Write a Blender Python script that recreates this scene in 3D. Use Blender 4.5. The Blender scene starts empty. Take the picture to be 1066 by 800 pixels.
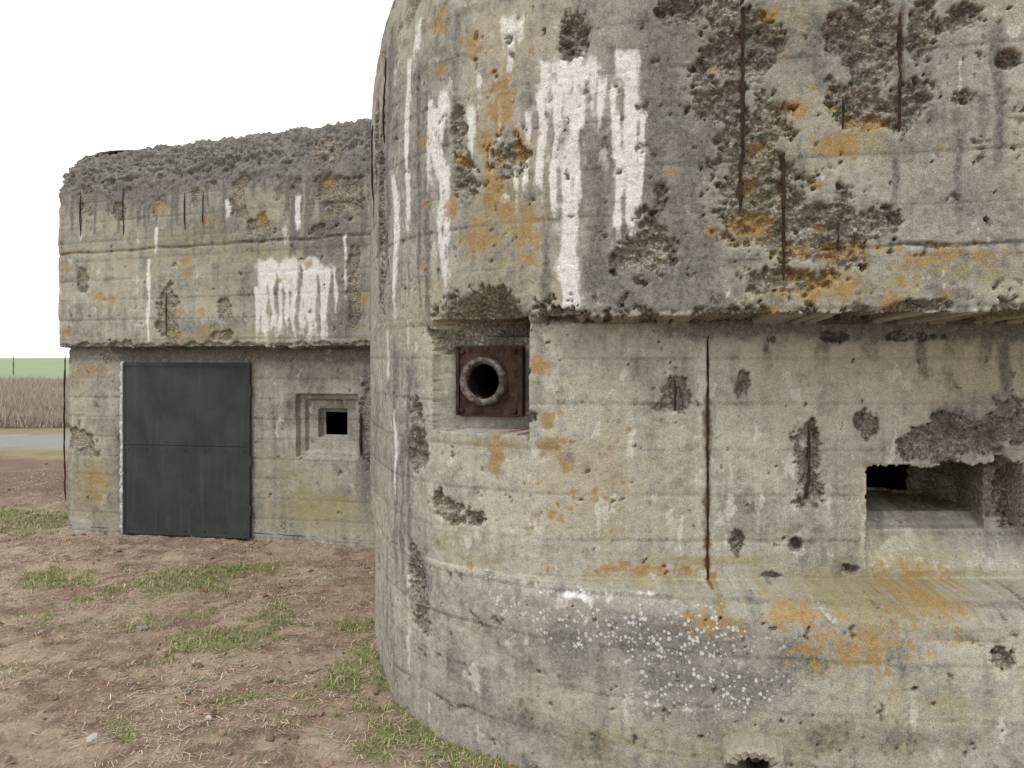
import bpy, math, numpy as np
from mathutils import Vector, Matrix
CAMH=1.8; F=829.0; CX=533.0; HY=372.0

# ------------------------------------------------------------ noise
def _h(ix,iy,seed):
    h=(ix.astype(np.int64)*374761393+iy.astype(np.int64)*668265263+seed*974634777)&0xffffffff
    h=((h^(h>>13))*1274126177)&0xffffffff
    h=(h^(h>>16))
    h=(h*2246822519)&0xffffffff
    h=h^(h>>15)
    return (h&0xffffff)/float(0xffffff)
def perlin(x,y,seed=0):
    ix=np.floor(x); iy=np.floor(y); fx=x-ix; fy=y-iy
    ux=fx*fx*fx*(fx*(fx*6-15)+10); uy=fy*fy*fy*(fy*(fy*6-15)+10)
    def g(a,b):
        t=_h(ix+a,iy+b,seed)*2*np.pi
        return np.cos(t)*(fx-a)+np.sin(t)*(fy-b)
    a=g(0,0)*(1-ux)+g(1,0)*ux; b=g(0,1)*(1-ux)+g(1,1)*ux
    return (a*(1-uy)+b*uy)*1.5
def fbm(x,y,o=4,seed=0,gain=0.5):
    s=0;a=1;t=0
    for k in range(o):
        s=s+a*perlin(x*2**k+17.3*k,y*2**k+5.1*k,seed+k*13); t+=a; a*=gain
    return s/t*1.3
def worley(x,y,seed=0):
    ix=np.floor(x);iy=np.floor(y); best=np.full(x.shape,9.0); idv=np.zeros(x.shape)
    for a in(-1,0,1):
        for b in(-1,0,1):
            px=ix+a+_h(ix+a,iy+b,seed); py=iy+b+_h(ix+a,iy+b,seed+99)
            d=(px-x)**2+(py-y)**2; m=d<best
            best=np.where(m,d,best); idv=np.where(m,_h(ix+a,iy+b,seed+55),idv)
    return np.sqrt(best),idv
def ss(a,b,x):
    t=np.clip((x-a)/(b-a),0,1); return t*t*(3-2*t)

# ------------------------------------------------------------ node helpers
class NT:
    def __init__(s,name):
        s.m=bpy.data.materials.new(name); s.m.use_nodes=True; s.t=s.m.node_tree
        s.t.nodes.clear()
        s.out=s.t.nodes.new('ShaderNodeOutputMaterial'); s.b=s.t.nodes.new('ShaderNodeBsdfPrincipled')
        s.t.links.new(s.b.outputs[0],s.out.inputs[0])
        s.tc=s.t.nodes.new('ShaderNodeTexCoord'); s.co=s.tc.outputs['Object']
    def L(s,v,sock):
        if hasattr(v,'is_output'): s.t.links.new(v,sock)
        else:
            if isinstance(v,(tuple,list)) and len(v)==3 and sock.type=='RGBA': v=(*v,1)
            sock.default_value=v
    def math(s,op,a,b=0.0,c=None,clamp=False):
        n=s.t.nodes.new('ShaderNodeMath'); n.operation=op; n.use_clamp=clamp
        s.L(a,n.inputs[0]); s.L(b,n.inputs[1])
        if c is not None: s.L(c,n.inputs[2])
        return n.outputs[0]
    def noise(s,sc,det=4,rough=0.6,co=None,dist=0.0):
        n=s.t.nodes.new('ShaderNodeTexNoise'); n.inputs['Scale'].default_value=sc
        n.inputs['Detail'].default_value=det; n.inputs['Roughness'].default_value=rough
        n.inputs['Distortion'].default_value=dist
        s.t.links.new(co or s.co,n.inputs['Vector']); return n.outputs['Fac']
    def vor(s,sc,co=None,feat='F1',rnd=1.0):
        n=s.t.nodes.new('ShaderNodeTexVoronoi'); n.feature=feat; n.inputs['Scale'].default_value=sc
        n.inputs['Randomness'].default_value=rnd
        s.t.links.new(co or s.co,n.inputs['Vector']); return n
    def map(s,v,a,b,c=0.0,d=1.0,smooth=True):
        n=s.t.nodes.new('ShaderNodeMapRange'); n.interpolation_type='SMOOTHSTEP' if smooth else 'LINEAR'
        s.L(v,n.inputs[0])
        for i,q in enumerate((a,b,c,d)): n.inputs[i+1].default_value=q
        return n.outputs[0]
    def mix(s,f,a,b,mode='MIX'):
        n=s.t.nodes.new('ShaderNodeMix'); n.data_type='RGBA'; n.blend_type=mode
        s.L(f,n.inputs[0]); s.L(a,n.inputs[6]); s.L(b,n.inputs[7]); return n.outputs[2]
    def scale(s,v):
        n=s.t.nodes.new('ShaderNodeMapping'); n.inputs['Scale'].default_value=v
        s.t.links.new(s.co,n.inputs[0]); return n.outputs[0]
    def attr(s,name):
        n=s.t.nodes.new('ShaderNodeAttribute'); n.attribute_name=name
        sp=s.t.nodes.new('ShaderNodeSeparateColor'); s.t.links.new(n.outputs['Color'],sp.inputs[0])
        return sp.outputs[0],sp.outputs[1],sp.outputs[2],n.outputs['Alpha']
    def bump(s,h,st=0.5,d=0.01,prev=None):
        n=s.t.nodes.new('ShaderNodeBump'); n.inputs['Strength'].default_value=st; n.inputs['Distance'].default_value=d
        s.L(h,n.inputs['Height'])
        if prev is not None: s.t.links.new(prev,n.inputs['Normal'])
        return n.outputs[0]
    def fin(s,col,rough=0.9,nrm=None,metal=0.0,spec=0.3):
        s.L(col,s.b.inputs['Base Color']); s.L(rough,s.b.inputs['Roughness'])
        s.b.inputs['Metallic'].default_value=metal
        s.b.inputs['Specular IOR Level'].default_value=spec
        if nrm is not None: s.t.links.new(nrm,s.b.inputs['Normal'])
        return s.m

def concrete():
    n=NT('weathered_concrete')
    W,S,O,D=n.attr('mA'); Y,K,R,T=n.attr('mB'); M1,M2,M3,M4=n.attr('mC')
    fine=n.noise(48,5,0.8); grit=n.noise(230,2,0.7); mot=n.noise(20,5,0.75)
    cen=lambda v,k:n.math('MULTIPLY',n.math('SUBTRACT',v,0.5),k)
    t=n.math('ADD',T,cen(fine,0.8)); t=n.math('ADD',t,cen(mot,0.85),clamp=True)
    c=n.mix(t,(0.125,0.12,0.102),(0.69,0.655,0.56))
    c=n.mix(n.math('MULTIPLY',M2,0.48),c,(0.46,0.385,0.24))
    def thr(m,nz,k,lo=0.4,hi=0.6):
        return n.map(n.math('ADD',m,cen(nz,k)),lo,hi)
    c=n.mix(n.math('MULTIPLY',thr(M4,fine,1.2,0.35,0.75),0.74),c,(0.085,0.080,0.068))
    c=n.mix(n.math('MULTIPLY',thr(M3,fine,1.4,0.35,0.7),0.6),c,(0.74,0.715,0.65))
    c=n.mix(n.math('MULTIPLY',thr(Y,mot,1.2,0.10,0.95),0.66),c,n.mix(fine,(0.20,0.165,0.06),(0.47,0.40,0.19)))
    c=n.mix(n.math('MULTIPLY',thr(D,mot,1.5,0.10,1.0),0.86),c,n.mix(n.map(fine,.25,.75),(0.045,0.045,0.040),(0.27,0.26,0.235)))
    v2=n.vor(62); bw=n.t.nodes.new('ShaderNodeRGBToBW'); n.t.links.new(v2.outputs['Color'],bw.inputs[0])
    sc=n.mix(bw.outputs[0],(0.17,0.148,0.115),(0.68,0.61,0.49))
    sc=n.mix(n.map(v2.outputs['Distance'],0.35,0.7,0,0.65),sc,(0.11,0.095,0.072))
    sc=n.mix(n.map(M1,0.44,0.75,0,0.7),sc,(0.11,0.10,0.08))
    sf=thr(S,fine,1.1,0.25,0.65)
    c=n.mix(n.math('MULTIPLY',sf,0.82),c,sc)
    # efflorescence: thin veil plus thick crust
    wf=thr(W,mot,1.6,0.15,0.95); wf=n.math('MULTIPLY',wf,n.map(S,0.2,0.7,1,0.3))
    c=n.mix(n.math('MULTIPLY',wf,0.94),c,n.mix(n.map(fine,0.25,0.6),(0.58,0.565,0.52),(0.92,0.91,0.88)))
    of=thr(O,fine,1.9,0.15,0.85)
    c=n.mix(n.math('MULTIPLY',of,0.80),c,n.mix(fine,(0.20,0.115,0.03),(0.56,0.37,0.13)))
    v3=n.vor(62); sp=n.t.nodes.new('ShaderNodeSeparateColor'); n.t.links.new(v3.outputs['Color'],sp.inputs[0])
    r3=n.math('MULTIPLY',n.math('POWER',sp.outputs[0],2.2),0.62); d0=n.math('ADD',v3.outputs['Distance'],cen(fine,1.5))
    d3=n.map(n.math('SUBTRACT',r3,d0),-0.10,0.08)
    d3=n.math('MULTIPLY',d3,n.map(n.math('ADD',K,cen(mot,2.4)),0.25,0.75))
    c=n.mix(n.math('MULTIPLY',d3,0.82),c,(0.72,0.72,0.67))
    c=n.mix(n.math('MULTIPLY',thr(R,fine,1.0,0.3,0.9),0.8),c,(0.13,0.055,0.025))
    c=n.mix(n.map(grit,0.3,0.62,0.45,0.0),c,(0.045,0.043,0.036))
    c=n.mix(n.map(grit,0.55,0.78,0.0,0.25),c,(0.8,0.78,0.72))
    h=n.math('ADD',n.math('MULTIPLY',fine,0.7),n.math('MULTIPLY',n.map(v2.outputs['Distance'],0.1,0.7,0.9,0),sf))
    b=n.bump(h,0.8,0.011)
    return n.fin(c,0.93,b,spec=0.15)

def rustmat(dark=1.0):
    n=NT('rusted_steel'); a=n.noise(18,4,0.7); f=n.noise(90,3,0.7)
    c=n.mix(n.map(a,0.35,0.65),(0.036*dark,0.023*dark,0.018*dark),(0.092*dark,0.052*dark,0.036*dark))
    c=n.mix(n.map(f,0.55,0.75,0,0.5),c,(0.17*dark,0.10*dark,0.065*dark))
    return n.fin(c,0.88,n.bump(f,0.6,0.004),spec=0.2)

# ------------------------------------------------------------ mesh helper
def mkmesh(name,co,faces,mat=None,attrs=None,smooth=True,parent=None):
    me=bpy.data.meshes.new(name)
    if not isinstance(faces,list): faces=[faces]
    faces=[np.asarray(f) for f in faces if len(f)]
    me.vertices.add(len(co)); me.vertices.foreach_set('co',np.asarray(co,dtype=np.float32).ravel())
    loops=np.concatenate([f.ravel() for f in faces]); tot=np.concatenate([np.full(len(f),f.shape[1]) for f in faces])
    st=np.concatenate([[0],np.cumsum(tot)[:-1]])
    me.loops.add(len(loops)); me.loops.foreach_set('vertex_index',loops.astype(np.int32))
    me.polygons.add(len(tot)); me.polygons.foreach_set('loop_start',st.astype(np.int32)); me.polygons.foreach_set('loop_total',tot.astype(np.int32))
    if isinstance(smooth,np.ndarray): me.polygons.foreach_set('use_smooth',smooth.astype(bool))
    else: me.polygons.foreach_set('use_smooth',np.full(len(tot),bool(smooth)))
    me.update(calc_edges=True)
    for k,v in (attrs or {}).items():
        a=me.color_attributes.new(name=k,type='FLOAT_COLOR',domain='POINT')
        a.data.foreach_set('color',np.asarray(v,dtype=np.float32).ravel())
    ob=bpy.data.objects.new(name,me); bpy.context.scene.collection.objects.link(ob)
    if mat: me.materials.append(mat)
    if parent: ob.parent=parent
    return ob

def gsm(a,sig):
    k=int(3*sig)+1; w=np.exp(-0.5*(np.arange(-k,k+1)/sig)**2); w/=w.sum()
    p=np.concatenate([a[-k:],a,a[:k]]); return np.convolve(p,w,'valid')

class Paths:
    """closed plan outlines of plinth (P), lower wall (L), upper slab (U) with a shared arc-length parameter"""
    def __init__(s,U,Lw,P,sig,fine,dfine,dcoarse):
        U=np.array(U,float);Lw=np.array(Lw,float);P=np.array(P,float)
        Uc=np.vstack([U,U[:1]]);Lc=np.vstack([Lw,Lw[:1]]);Pc=np.vstack([P,P[:1]])
        seg=np.hypot(*(Uc[1:]-Uc[:-1]).T); cu=np.concatenate([[0],np.cumsum(seg)])
        n=int(cu[-1]/0.01); g=np.linspace(0,cu[-1],n,endpoint=False)
        s.g=g; s.len=cu[-1]; s.cu=cu
        ds=cu[-1]/n
        f=lambda A:np.stack([gsm(np.interp(g,cu,A[:,0]),sig/ds),gsm(np.interp(g,cu,A[:,1]),sig/ds)],1)
        s.U=f(Uc);s.L=f(Lc);s.P=f(Pc)
        t=np.roll(s.U,-3,0)-np.roll(s.U,3,0); nn=np.stack([t[:,1],-t[:,0]],1); nn/=np.linalg.norm(nn,axis=1)[:,None]
        s.N=np.stack([gsm(nn[:,0],8),gsm(nn[:,1],8)],1); s.N/=np.linalg.norm(s.N,axis=1)[:,None]
        a,b=fine
        s.u=np.concatenate([np.arange(0,a,dcoarse),np.arange(a,b,dfine),np.arange(b,cu[-1]-dcoarse*0.5,dcoarse)])
    def at(s,A,u):
        gg=np.append(s.g,s.len); AA=np.vstack([A,A[:1]])
        return np.stack([np.interp(u,gg,AA[:,0]),np.interp(u,gg,AA[:,1])],-1)
    def hit(s,A,px):
        k=(px-CX)/F; r=A[:,0]-k*A[:,1]; r2=np.roll(r,-1)
        idx=np.where((r*r2<=0)&(A[:,1]>0))[0]
        if len(idx)==0:
            m=np.where(A[:,1]<8.6)[0]; i=m[np.argmin(np.abs(r[m]))]; return s.g[i],A[i,1]
        i=idx[np.argmin(A[idx,1])]
        return s.g[i],A[i,1]
    def S(s,lev,px,py):
        A={'U':s.U,'L':s.L,'P':s.P}[lev]; u,y=s.hit(A,px); return u,CAMH+(HY-py)/F*y,y

class Field:
    def __init__(s,P,U,Z): s.P=P;s.U=U;s.Z=Z;s.f=np.full(U.shape,-9.0,dtype=np.float32); s.uc=U[:,0]
    def sl(s,a,b):
        i=np.searchsorted(s.uc,a);j=np.searchsorted(s.uc,b); return slice(i,max(j,i+1))
    def ell(s,lev,px,py,rx,ry,w=1.0):
        u,z,y=s.P.S(lev,px,py); u1,_,_=s.P.S(lev,px-rx,py);u2,_,_=s.P.S(lev,px+rx,py)
        ru=max(abs(u2-u1)/2,rx*y/F*0.8); ru=min(ru,rx*y/F*3); rz=ry*y/F
        q=s.sl(u-3.5*ru,u+3.5*ru)
        v=(1-np.sqrt(((s.U[q]-u)/ru)**2+((s.Z[q]-z)/rz)**2))*w
        s.f[q]=np.maximum(s.f[q],v); return s
    def streak(s,lev,px,y0,y1,w,seed=1,k=1.0,tail=0.18):
        u,z0,y=s.P.S(lev,px,y0); z1=s.P.S(lev,px,y1)[1]
        u1=s.P.S(lev,px-w,y0)[0];u2=s.P.S(lev,px+w,y0)[0]
        ww=max(abs(u2-u1)/2,w*y/F*0.8); ww=min(ww,w*y/F*3)
        q=s.sl(u-6*ww,u+6*ww); U=s.U[q];Z=s.Z[q]
        uc=u+perlin(Z*3,Z*0+seed*3.7,seed)*ww*0.9
        wid=ww*(0.8+0.6*perlin(Z*6,Z*0+seed*1.3,seed+5)+0.4*ss(z1,z0,Z))
        v=np.minimum(1-np.abs(U-uc)/np.maximum(wid,ww*.2),np.minimum((z0-Z)/0.07,(Z-z1)/tail))
        s.f[q]=np.maximum(s.f[q],np.clip(v,-4,1)*k); return s
    def get(s,noise,lo=-0.3,hi=0.8): return ss(lo,hi,s.f+noise)

def build_block(name,P,rows,masks,mat,parent,rise=None):
    u=P.u; nU=len(u)
    LU,LL,LP,NN=P.at(P.U,u),P.at(P.L,u),P.at(P.P,u),P.at(P.N,u)
    R=np.array(rows); nz=len(R)
    X=LP[:,0:1]*R[:,1]+LL[:,0:1]*R[:,2]+LU[:,0:1]*R[:,3]-NN[:,0:1]*R[:,4]
    Yy=LP[:,1:2]*R[:,1]+LL[:,1:2]*R[:,2]+LU[:,1:2]*R[:,3]-NN[:,1:2]*R[:,4]
    Z=np.repeat(R[:,0][None,:],nU,0).copy(); UU=np.repeat(u[:,None],nz,1)
    inset=np.repeat(R[:,4][None],nU,0); under=np.repeat(R[:,6][None],nU,0)
    mA,mB,mC,disp,kill=masks(P,UU,Z,inset,under,X,Yy)
    gap=np.hypot(LU[:,0]-LL[:,0],LU[:,1]-LL[:,1])[:,None]; ph=R[:,5][None,:]*np.where(R[:,5][None,:]<-0.1,ss(0.03,0.08,gap),1.0)
    cph=np.cos(ph);sph=np.sin(ph)
    X=X-NN[:,0:1]*cph*disp; Yy=Yy-NN[:,1:2]*cph*disp
    Zd=Z-sph*disp
    if rise is not None: Zd=Zd+rise(X,Z)
    co=np.stack([X,Yy,Zd],-1).reshape(-1,3)
    i=np.arange(nU)[:,None];j=np.arange(nz-1)[None,:]; i2=(i+1)%nU
    f=np.stack([i*nz+j,i2*nz+j,i2*nz+j+1,i*nz+j+1],-1)
    kk=kill; km=kk[:, :-1]&kk[:,1:]&np.roll(kk,-1,0)[:,:-1]&np.roll(kk,-1,0)[:,1:]
    f=f[~km]
    a=co[f[:,0]];b=co[f[:,1]];c=co[f[:,2]]
    e=np.maximum(np.linalg.norm(a-b,axis=1)/0.02,np.linalg.norm(b-c,axis=1)/0.02)
    sm=e<1.0
    ctr=np.array([[co[nz-1::nz,0].mean(),co[nz-1::nz,1].mean(),co[nz-1::nz,2].mean()+0.05]])
    co2=np.vstack([co,ctr]); ii=np.arange(nU)
    fan=np.stack([ii*nz+nz-1,((ii+1)%nU)*nz+nz-1,np.full(nU,len(co))],-1)
    z4=np.array([[0,0,0,0.5]])
    at={k:np.vstack([v.reshape(-1,4),z4]) for k,v in (('mA',mA),('mB',mB),('mC',mC))}
    return mkmesh(name,co2,[f,fan],mat,at,np.concatenate([sm,np.zeros(nU,bool)]),parent)

def mkrows(zs_plinth,zled0,zled1,zund,ztop0,ztop1,R,dz,nund,ztail,kf=0.22,dzt=None):
    rows=[]; dzt=dzt or dz
    for z in np.arange(zs_plinth,zled0,dz):
        t=(z-zs_plinth)/(zled0-zs_plinth); k=kf*t**3
        rows.append((z,1-k,k,0,0,0,0))
    n=max(6,int(0.20/dz))
    for i in range(n):
        t=i/n; a=t*math.pi/2; z=zled0+(zled1-zled0)*math.sin(a); k=kf+(1-kf)*(1-math.cos(a))
        rows.append((z,1-k,k,0,0,0.9*t,0))
    for z in np.arange(zled1,zund-1e-4,dz): rows.append((z,0,1,0,0,0,0))
    for i in range(nund+1):
        t=i/nund; rows.append((zund+0.02*t,0,1-t,t,0,-1.5 if 0<i<nund else -0.7,1))
    z=zund+0.02+dz
    while z<ztop0:
        rows.append((z,0,0,1,0,0,0)); z+=dz if z<3.35 else dzt
    m=int((ztop1-ztop0)*1.45/dzt)
    for i in range(m+1):
        a=i/m*math.pi/2; rows.append((ztop0+(ztop1-ztop0)*math.sin(a),0,0,1,R*(1-math.cos(a)),a,0))
    for k in ztail: rows.append((ztop1+0.002,0,0,1,R+k,math.pi/2,0))
    return rows

bunker=bpy.data.objects.new('concrete_bunker',None); bpy.context.scene.collection.objects.link(bunker)
CON=concrete(); RUST=rustmat(1.0)

# ============================================================ MAIN BLOCK
U=[(-1.47,8.3),(-1.17,6.6),(-0.90,5.1),(-0.66,4.3),(-0.37,3.87),(0.08,3.54),(0.6,3.38),(1.2,3.25),(2.2,3.03),(3.2,2.85),(4.5,2.7),(5.1,3.4),(5.1,6),(5.1,9.3),(4.6,9.9),(1,10),(-1.2,9.9),(-1.55,9.5)]
Lw=[(-1.47,8.3),(-1.17,6.6),(-0.90,5.1),(-0.658,4.302),(-0.366,3.878),(0.09,3.61),(0.62,3.58),(1.22,3.58),(2.2,3.6),(3.2,3.6),(4.4,3.5),(4.8,3.8),(4.8,6),(4.8,9.0),(4.3,9.6),(1,9.7),(-1.1,9.6),(-1.4,9.2)]
Pl=[(-1.43,8.3),(-1.13,6.6),(-0.875,5.1),(-0.65,4.29),(-0.36,3.84),(0.11,3.50),(0.62,3.31),(1.2,3.18),(2.2,3.08),(3.2,3.02),(4.5,3.0),(5.0,3.6),(5.0,6),(5.0,9.2),(4.5,9.8),(1,9.9),(-1.15,9.8),(-1.5,9.4)]
MP=Paths(U,Lw,Pl,0.12,(2.4,8.1),0.0080,0.06)
rows=mkrows(-0.25,0.70,0.80,1.955,3.3,4.7,0.85,0.0082,36,[0.05,0.4],0.18,0.03)

def boards(U,Z,h,seed,ph=0):
    w=(Z+ph)/h+0.01*perlin(U*2,Z*0,seed); k=np.floor(w); fr=w-k
    off=_h(k+50,np.floor(U/1.9+_h(k,k*0,seed+3)*3),seed); d=np.minimum(fr,1-fr)*h
    return off-0.5,ss(0.010,0.003,d)

def masks_main(P,U,Z,inset,under,X,Y):
    n1=fbm(U*5,Z*5,6,1,0.6); n2=fbm(U*16,Z*16,4,2,0.65); n3=fbm(U*48,Z*48,2,3); nb=fbm(U*1.3,Z*1.3,4,4)
    nv=fbm(U*22,Z*1.5,4,9,0.6); ns=fbm(U*9+3,Z*5,5,15,0.65); ne=fbm(U*6,Z*14,5,19,0.65)
    wd,wid=worley(U*34,Z*34,4)
    und=under>0.5
    up=(Z>1.976)|und
    low=(Z>0.79)&(Z<1.954)&~und
    pl=Z<=0.79
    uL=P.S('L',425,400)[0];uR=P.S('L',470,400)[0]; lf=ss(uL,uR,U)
    S=Field(P,U,Z)
    for a in [(772,50,34,75),(760,0,26,30),(785,150,42,62),(800,205,60,46),(830,230,66,34),(860,258,50,24),(820,290,50,14),
              (915,50,30,58),(900,108,38,24),(940,112,28,28),(960,30,18,40),(672,262,30,34,1.3),(598,34,13,22),(1008,102,16,9),(484,180,12,24),(528,165,18,24),
              (912,235,24,20),(712,12,24,14),(478,130,7,25),(1050,60,10,8),(880,30,18,30),(398,225,9,100),(392,150,6,60),(690,200,6,14),(965,318,34,6),(1000,20,22,14),(740,100,20,30,.6)]:
        S.ell('U',*a)
    for a in [(703,408,16,26),(690,425,16,9),(774,403,10,14),(905,442,12,13),(843,485,17,44),(975,465,36,18),(1012,455,40,22),(1054,440,26,24),(1060,520,12,40),
              (768,563,7,11),(830,567,6,7),(805,600,12,4),(462,528,16,14),(492,541,12,8),(883,592,13,6),(434,455,8,34),(431,600,7,40),(556,435,4,9),(955,350,26,7),(870,350,14,5),(803,353,8,7),(462,352,12,20),(535,345,18,12),(500,346,50,14,1.2)]:
        S.ell('L',*a)
    for a in [(1055,695,12,10),(440,640,10,18)]: S.ell('P',*a)
    u0,z0,y0=P.S('U',503,330)
    head=1-np.sqrt(((U-u0)/0.32)**2+((Z-1.965)/0.16)**2); head=np.where((Z>1.9),head,-3)
    S.f=np.maximum(S.f,head*1.5)
    arr=np.where(up&(Z<2.09),ss(2.06,1.975,Z)*1.0-0.80+0.9*fbm(U*6,Z*0,4,21)+.2*n2,-3); arr=np.where(U>u0-0.25,arr,-3); S.f=np.maximum(S.f,arr)
    S.f=S.f+n1*0.95+n2*0.42+n3*0.25
    bp=fbm(U*11+7,Z*11,4,77,0.6); tiny=ss(0.50,0.60,bp+0.25*n3-0.12*low)
    s=np.maximum(ss(-0.08,0.20,S.f),tiny*0.8)
    zr=ss(3.3,3.7,Z)*ss(-0.1,0.3,n1+0.1); s=np.maximum(s,zr*0.8)
    W=Field(P,U,Z)
    for k,a in enumerate([(592,60,340,11),(600,50,260,5),(578,75,245,4),(655,50,270,10),(664,60,245,5),(645,110,285,6),(562,95,200,5),(608,70,165,4),(630,80,140,5),(618,60,110,5),(459,95,305,7),(448,100,200,3),(465,170,290,4),(530,15,66,7),(542,20,60,4),(550,110,215,4),(538,130,230,3),(520,100,165,3),
                          (425,60,245,3),(412,180,335,3),(490,110,185,5),(668,120,240,4),(432,20,70,4),(592,240,340,8),(500,70,130,3),(575,180,240,3),(1000,60,110,2),(640,90,190,3),(570,60,120,4),(586,60,150,5)]):
        W.streak('U',*a,seed=k+1,tail=0.30)
    for a in [(602,78,24,14,.9),(650,68,14,14,.9),(572,105,14,18,.6),(525,207,10,5,.8),(655,246,11,7,.8)]: W.ell('U',*a)
    for a in [(598,624,32,5,.9),(680,627,20,2,.5)]: W.ell('P',*a)
    for k,a in enumerate([(404,340,420,3),(412,430,520,2),(640,515,550,3)]): W.streak('L',*a,seed=k+40,k=.6)
    w=W.get(n1*0.40+nv*0.50+n2*.25,-0.30,0.75)
    w=np.where(und,0,w)
    O=Field(P,U,Z)
    for a in [(524,105,13,34,1.2),(500,250,17,20,1.3),(492,46,9,15),(830,112,15,13,1.5),(778,235,28,16,1.3),(830,262,22,10,1.2),(850,288,42,10),(925,315,20,12,1.3),(870,152,28,13,1.2),(885,262,34,12),
              (515,190,10,36,1.2),(548,240,12,24),(960,272,24,8),(470,215,8,14),(800,15,14,10),(990,262,20,8),(560,255,5,8),(805,325,12,7),(455,20,9,12),(505,150,9,22),(740,240,10,8),(905,130,20,10),(1020,265,30,6,.8),(700,180,6,5),(780,190,14,9),(540,150,14,20,.8),(860,300,50,14,.9)]:
        O.ell('U',*a)
    for a in [(564,380,12,10,1.5),(573,462,16,9,1.4),(571,437,9,9,1.5),(518,472,10,26,1.1),(738,570,5,18),(491,590,6,5,1.3),(590,490,7,6,1.3),(620,520,5,4),(652,586,7,5,1.2),(740,600,8,5)]: O.ell('L',*a)
    r=np.random.default_rng(3)
    for _ in range(34):
        q=1.4+3.6*r.random()**2; O.ell('L',r.uniform(550,670),r.uniform(430,600),q*.9,q,1.2)
    for _ in range(34):
        q=r.uniform(2,9); O.ell('U',r.choice([r.uniform(440,570),r.uniform(740,1060)]),r.uniform(10,325),q,q,.9)
    for a in [(740,655,40,12,.7),(830,650,50,14,.7),(900,680,60,20,.6),(690,612,60,6,.8),(1000,640,50,18,.6)]: O.ell('P',*a)
    o=O.get(n2*1.1+n1*0.55+n3*0.5,-0.45,0.85)*0.95
    D=Field(P,U,Z)
    for k,a in enumerate([(622,150,336,14),(630,220,336,14),(693,40,336,24),(712,100,336,22),(735,90,330,22),(640,270,336,20),(660,295,336,20),(668,5,60,18),(600,5,60,12),(568,230,330,6),(684,90,310,12),(760,20,200,12),
                          (404,20,300,6),(395,120,330,5),(850,10,110,9),(1040,20,200,8),(478,5,70,5),(445,180,340,4),(436,60,330,3),(470,300,340,5),(1000,130,240,8),(930,150,230,7),(810,300,330,9)]): D.streak('U',*a,seed=k+60)
    for a in [(840,60,70,60,0.6),(1010,200,70,40,0.45),(700,30,60,50,.9),(690,290,60,50,.7),(715,180,40,110,.7),(940,60,80,50,.5)]: D.ell('U',*a)
    for a in [(700,668,150,42,1.1),(745,715,120,38,1.0),(830,690,60,36,.7),(600,672,60,44,.8),(440,590,12,60,.6),(740,750,90,25,.5),(900,770,140,18,.6),(560,760,90,20,.5)]: D.ell('P',*a)
    for k,a in enumerate([(560,340,380,4),(615,340,365,5),(655,340,375,5),(800,345,385,6),(860,345,380,7),(905,340,375,9),(960,340,390,9),(1020,340,385,10),(1045,350,430,7),(428,380,600,4),(412,350,600,3),(1000,560,600,6),(420,450,620,3)]):
        D.streak('L',*a,seed=k+90,k=0.9)
    D.ell('L',1020,440,60,30,.9); D.ell('L',1050,500,20,50,.8)
    dm=np.where(low,ss(1.82,1.95,Z)*ss(0.3,1.1,X)*1.6-0.3,-3); D.f=np.maximum(D.f,dm)  # wall top darkened: mossy stain plus painted-in shade of the slab overhang
    led=np.where((Z>.66)&(Z<.80),-.1+.6*n1,-3)*(U>uR)+np.where(U>uR,0,-3); D.f=np.maximum(D.f,led)
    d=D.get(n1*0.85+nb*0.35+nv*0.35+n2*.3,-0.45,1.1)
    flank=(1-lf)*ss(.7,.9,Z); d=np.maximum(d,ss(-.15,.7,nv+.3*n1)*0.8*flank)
    d=np.maximum(d,ss(0.10,0.9,n1+0.4*nv)*np.where(up,0.6,0.28))
    d=np.maximum(d,ss(.45,.0,Z)*ss(-.4,.6,n1+nb)*.6)
    Yf=Field(P,U,Z)
    for a in [(920,640,190,36,.9),(1000,620,120,40,.9),(760,606,130,8,.8),(880,690,60,30,.6),(980,730,120,40,.5),(650,770,150,30,.5),(860,770,150,30,.6)]: Yf.ell('P',*a)
    for a in [(520,462,60,10,.8),(660,603,120,8,.7),(960,597,90,12,.9),(480,575,50,25,.5),(640,500,60,80,.25)]: Yf.ell('L',*a)
    for a in [(860,300,110,24,.8),(530,230,50,110,.7),(800,30,120,40,.45),(900,140,60,30,.7),(1000,280,70,20,.6),(800,180,70,120,.6)]: Yf.ell('U',*a)
    y=Yf.get(n1*0.6+n2*0.3,-0.4,1.1)
    K=Field(P,U,Z)
    for a in [(680,665,135,42,1.3),(720,715,115,40,1.1),(540,640,60,36,.6),(600,622,60,8,.8)]: K.ell('P',*a)
    kf=K.get(n1*0.7,-0.3,0.9)
    Rr=Field(P,U,Z)
    u1,z1,_=P.S('L',737,350); z2=P.S('L',737,608)[1]
    line=1-np.abs(U-u1-0.004*perlin(Z*9,Z*0,5))/0.010; line=np.where((Z<z1)&(Z>z2)&low,line,-5); Rr.f=np.maximum(Rr.f,line*0.8)
    for px,a,b in [(775,0,222),(818,150,292),(938,0,138),(875,232,262)]: Rr.streak('U',px,a,b+6,4,seed=px,k=.5)
    Rr.streak('L',843,440,522,4,seed=4,k=.4); Rr.streak('L',520,435,455,12,seed=6,k=.6); Rr.streak('L',741,400,608,5,seed=8,k=.5)
    rr=Rr.get(n2*0.5,-.3,.8)
    off,gr=boards(U,Z,0.205,5,0.05)
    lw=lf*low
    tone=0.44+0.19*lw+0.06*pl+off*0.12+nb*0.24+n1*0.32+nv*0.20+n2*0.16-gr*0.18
    tone+=ss(.1,.8,ne)*.18*low
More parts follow.
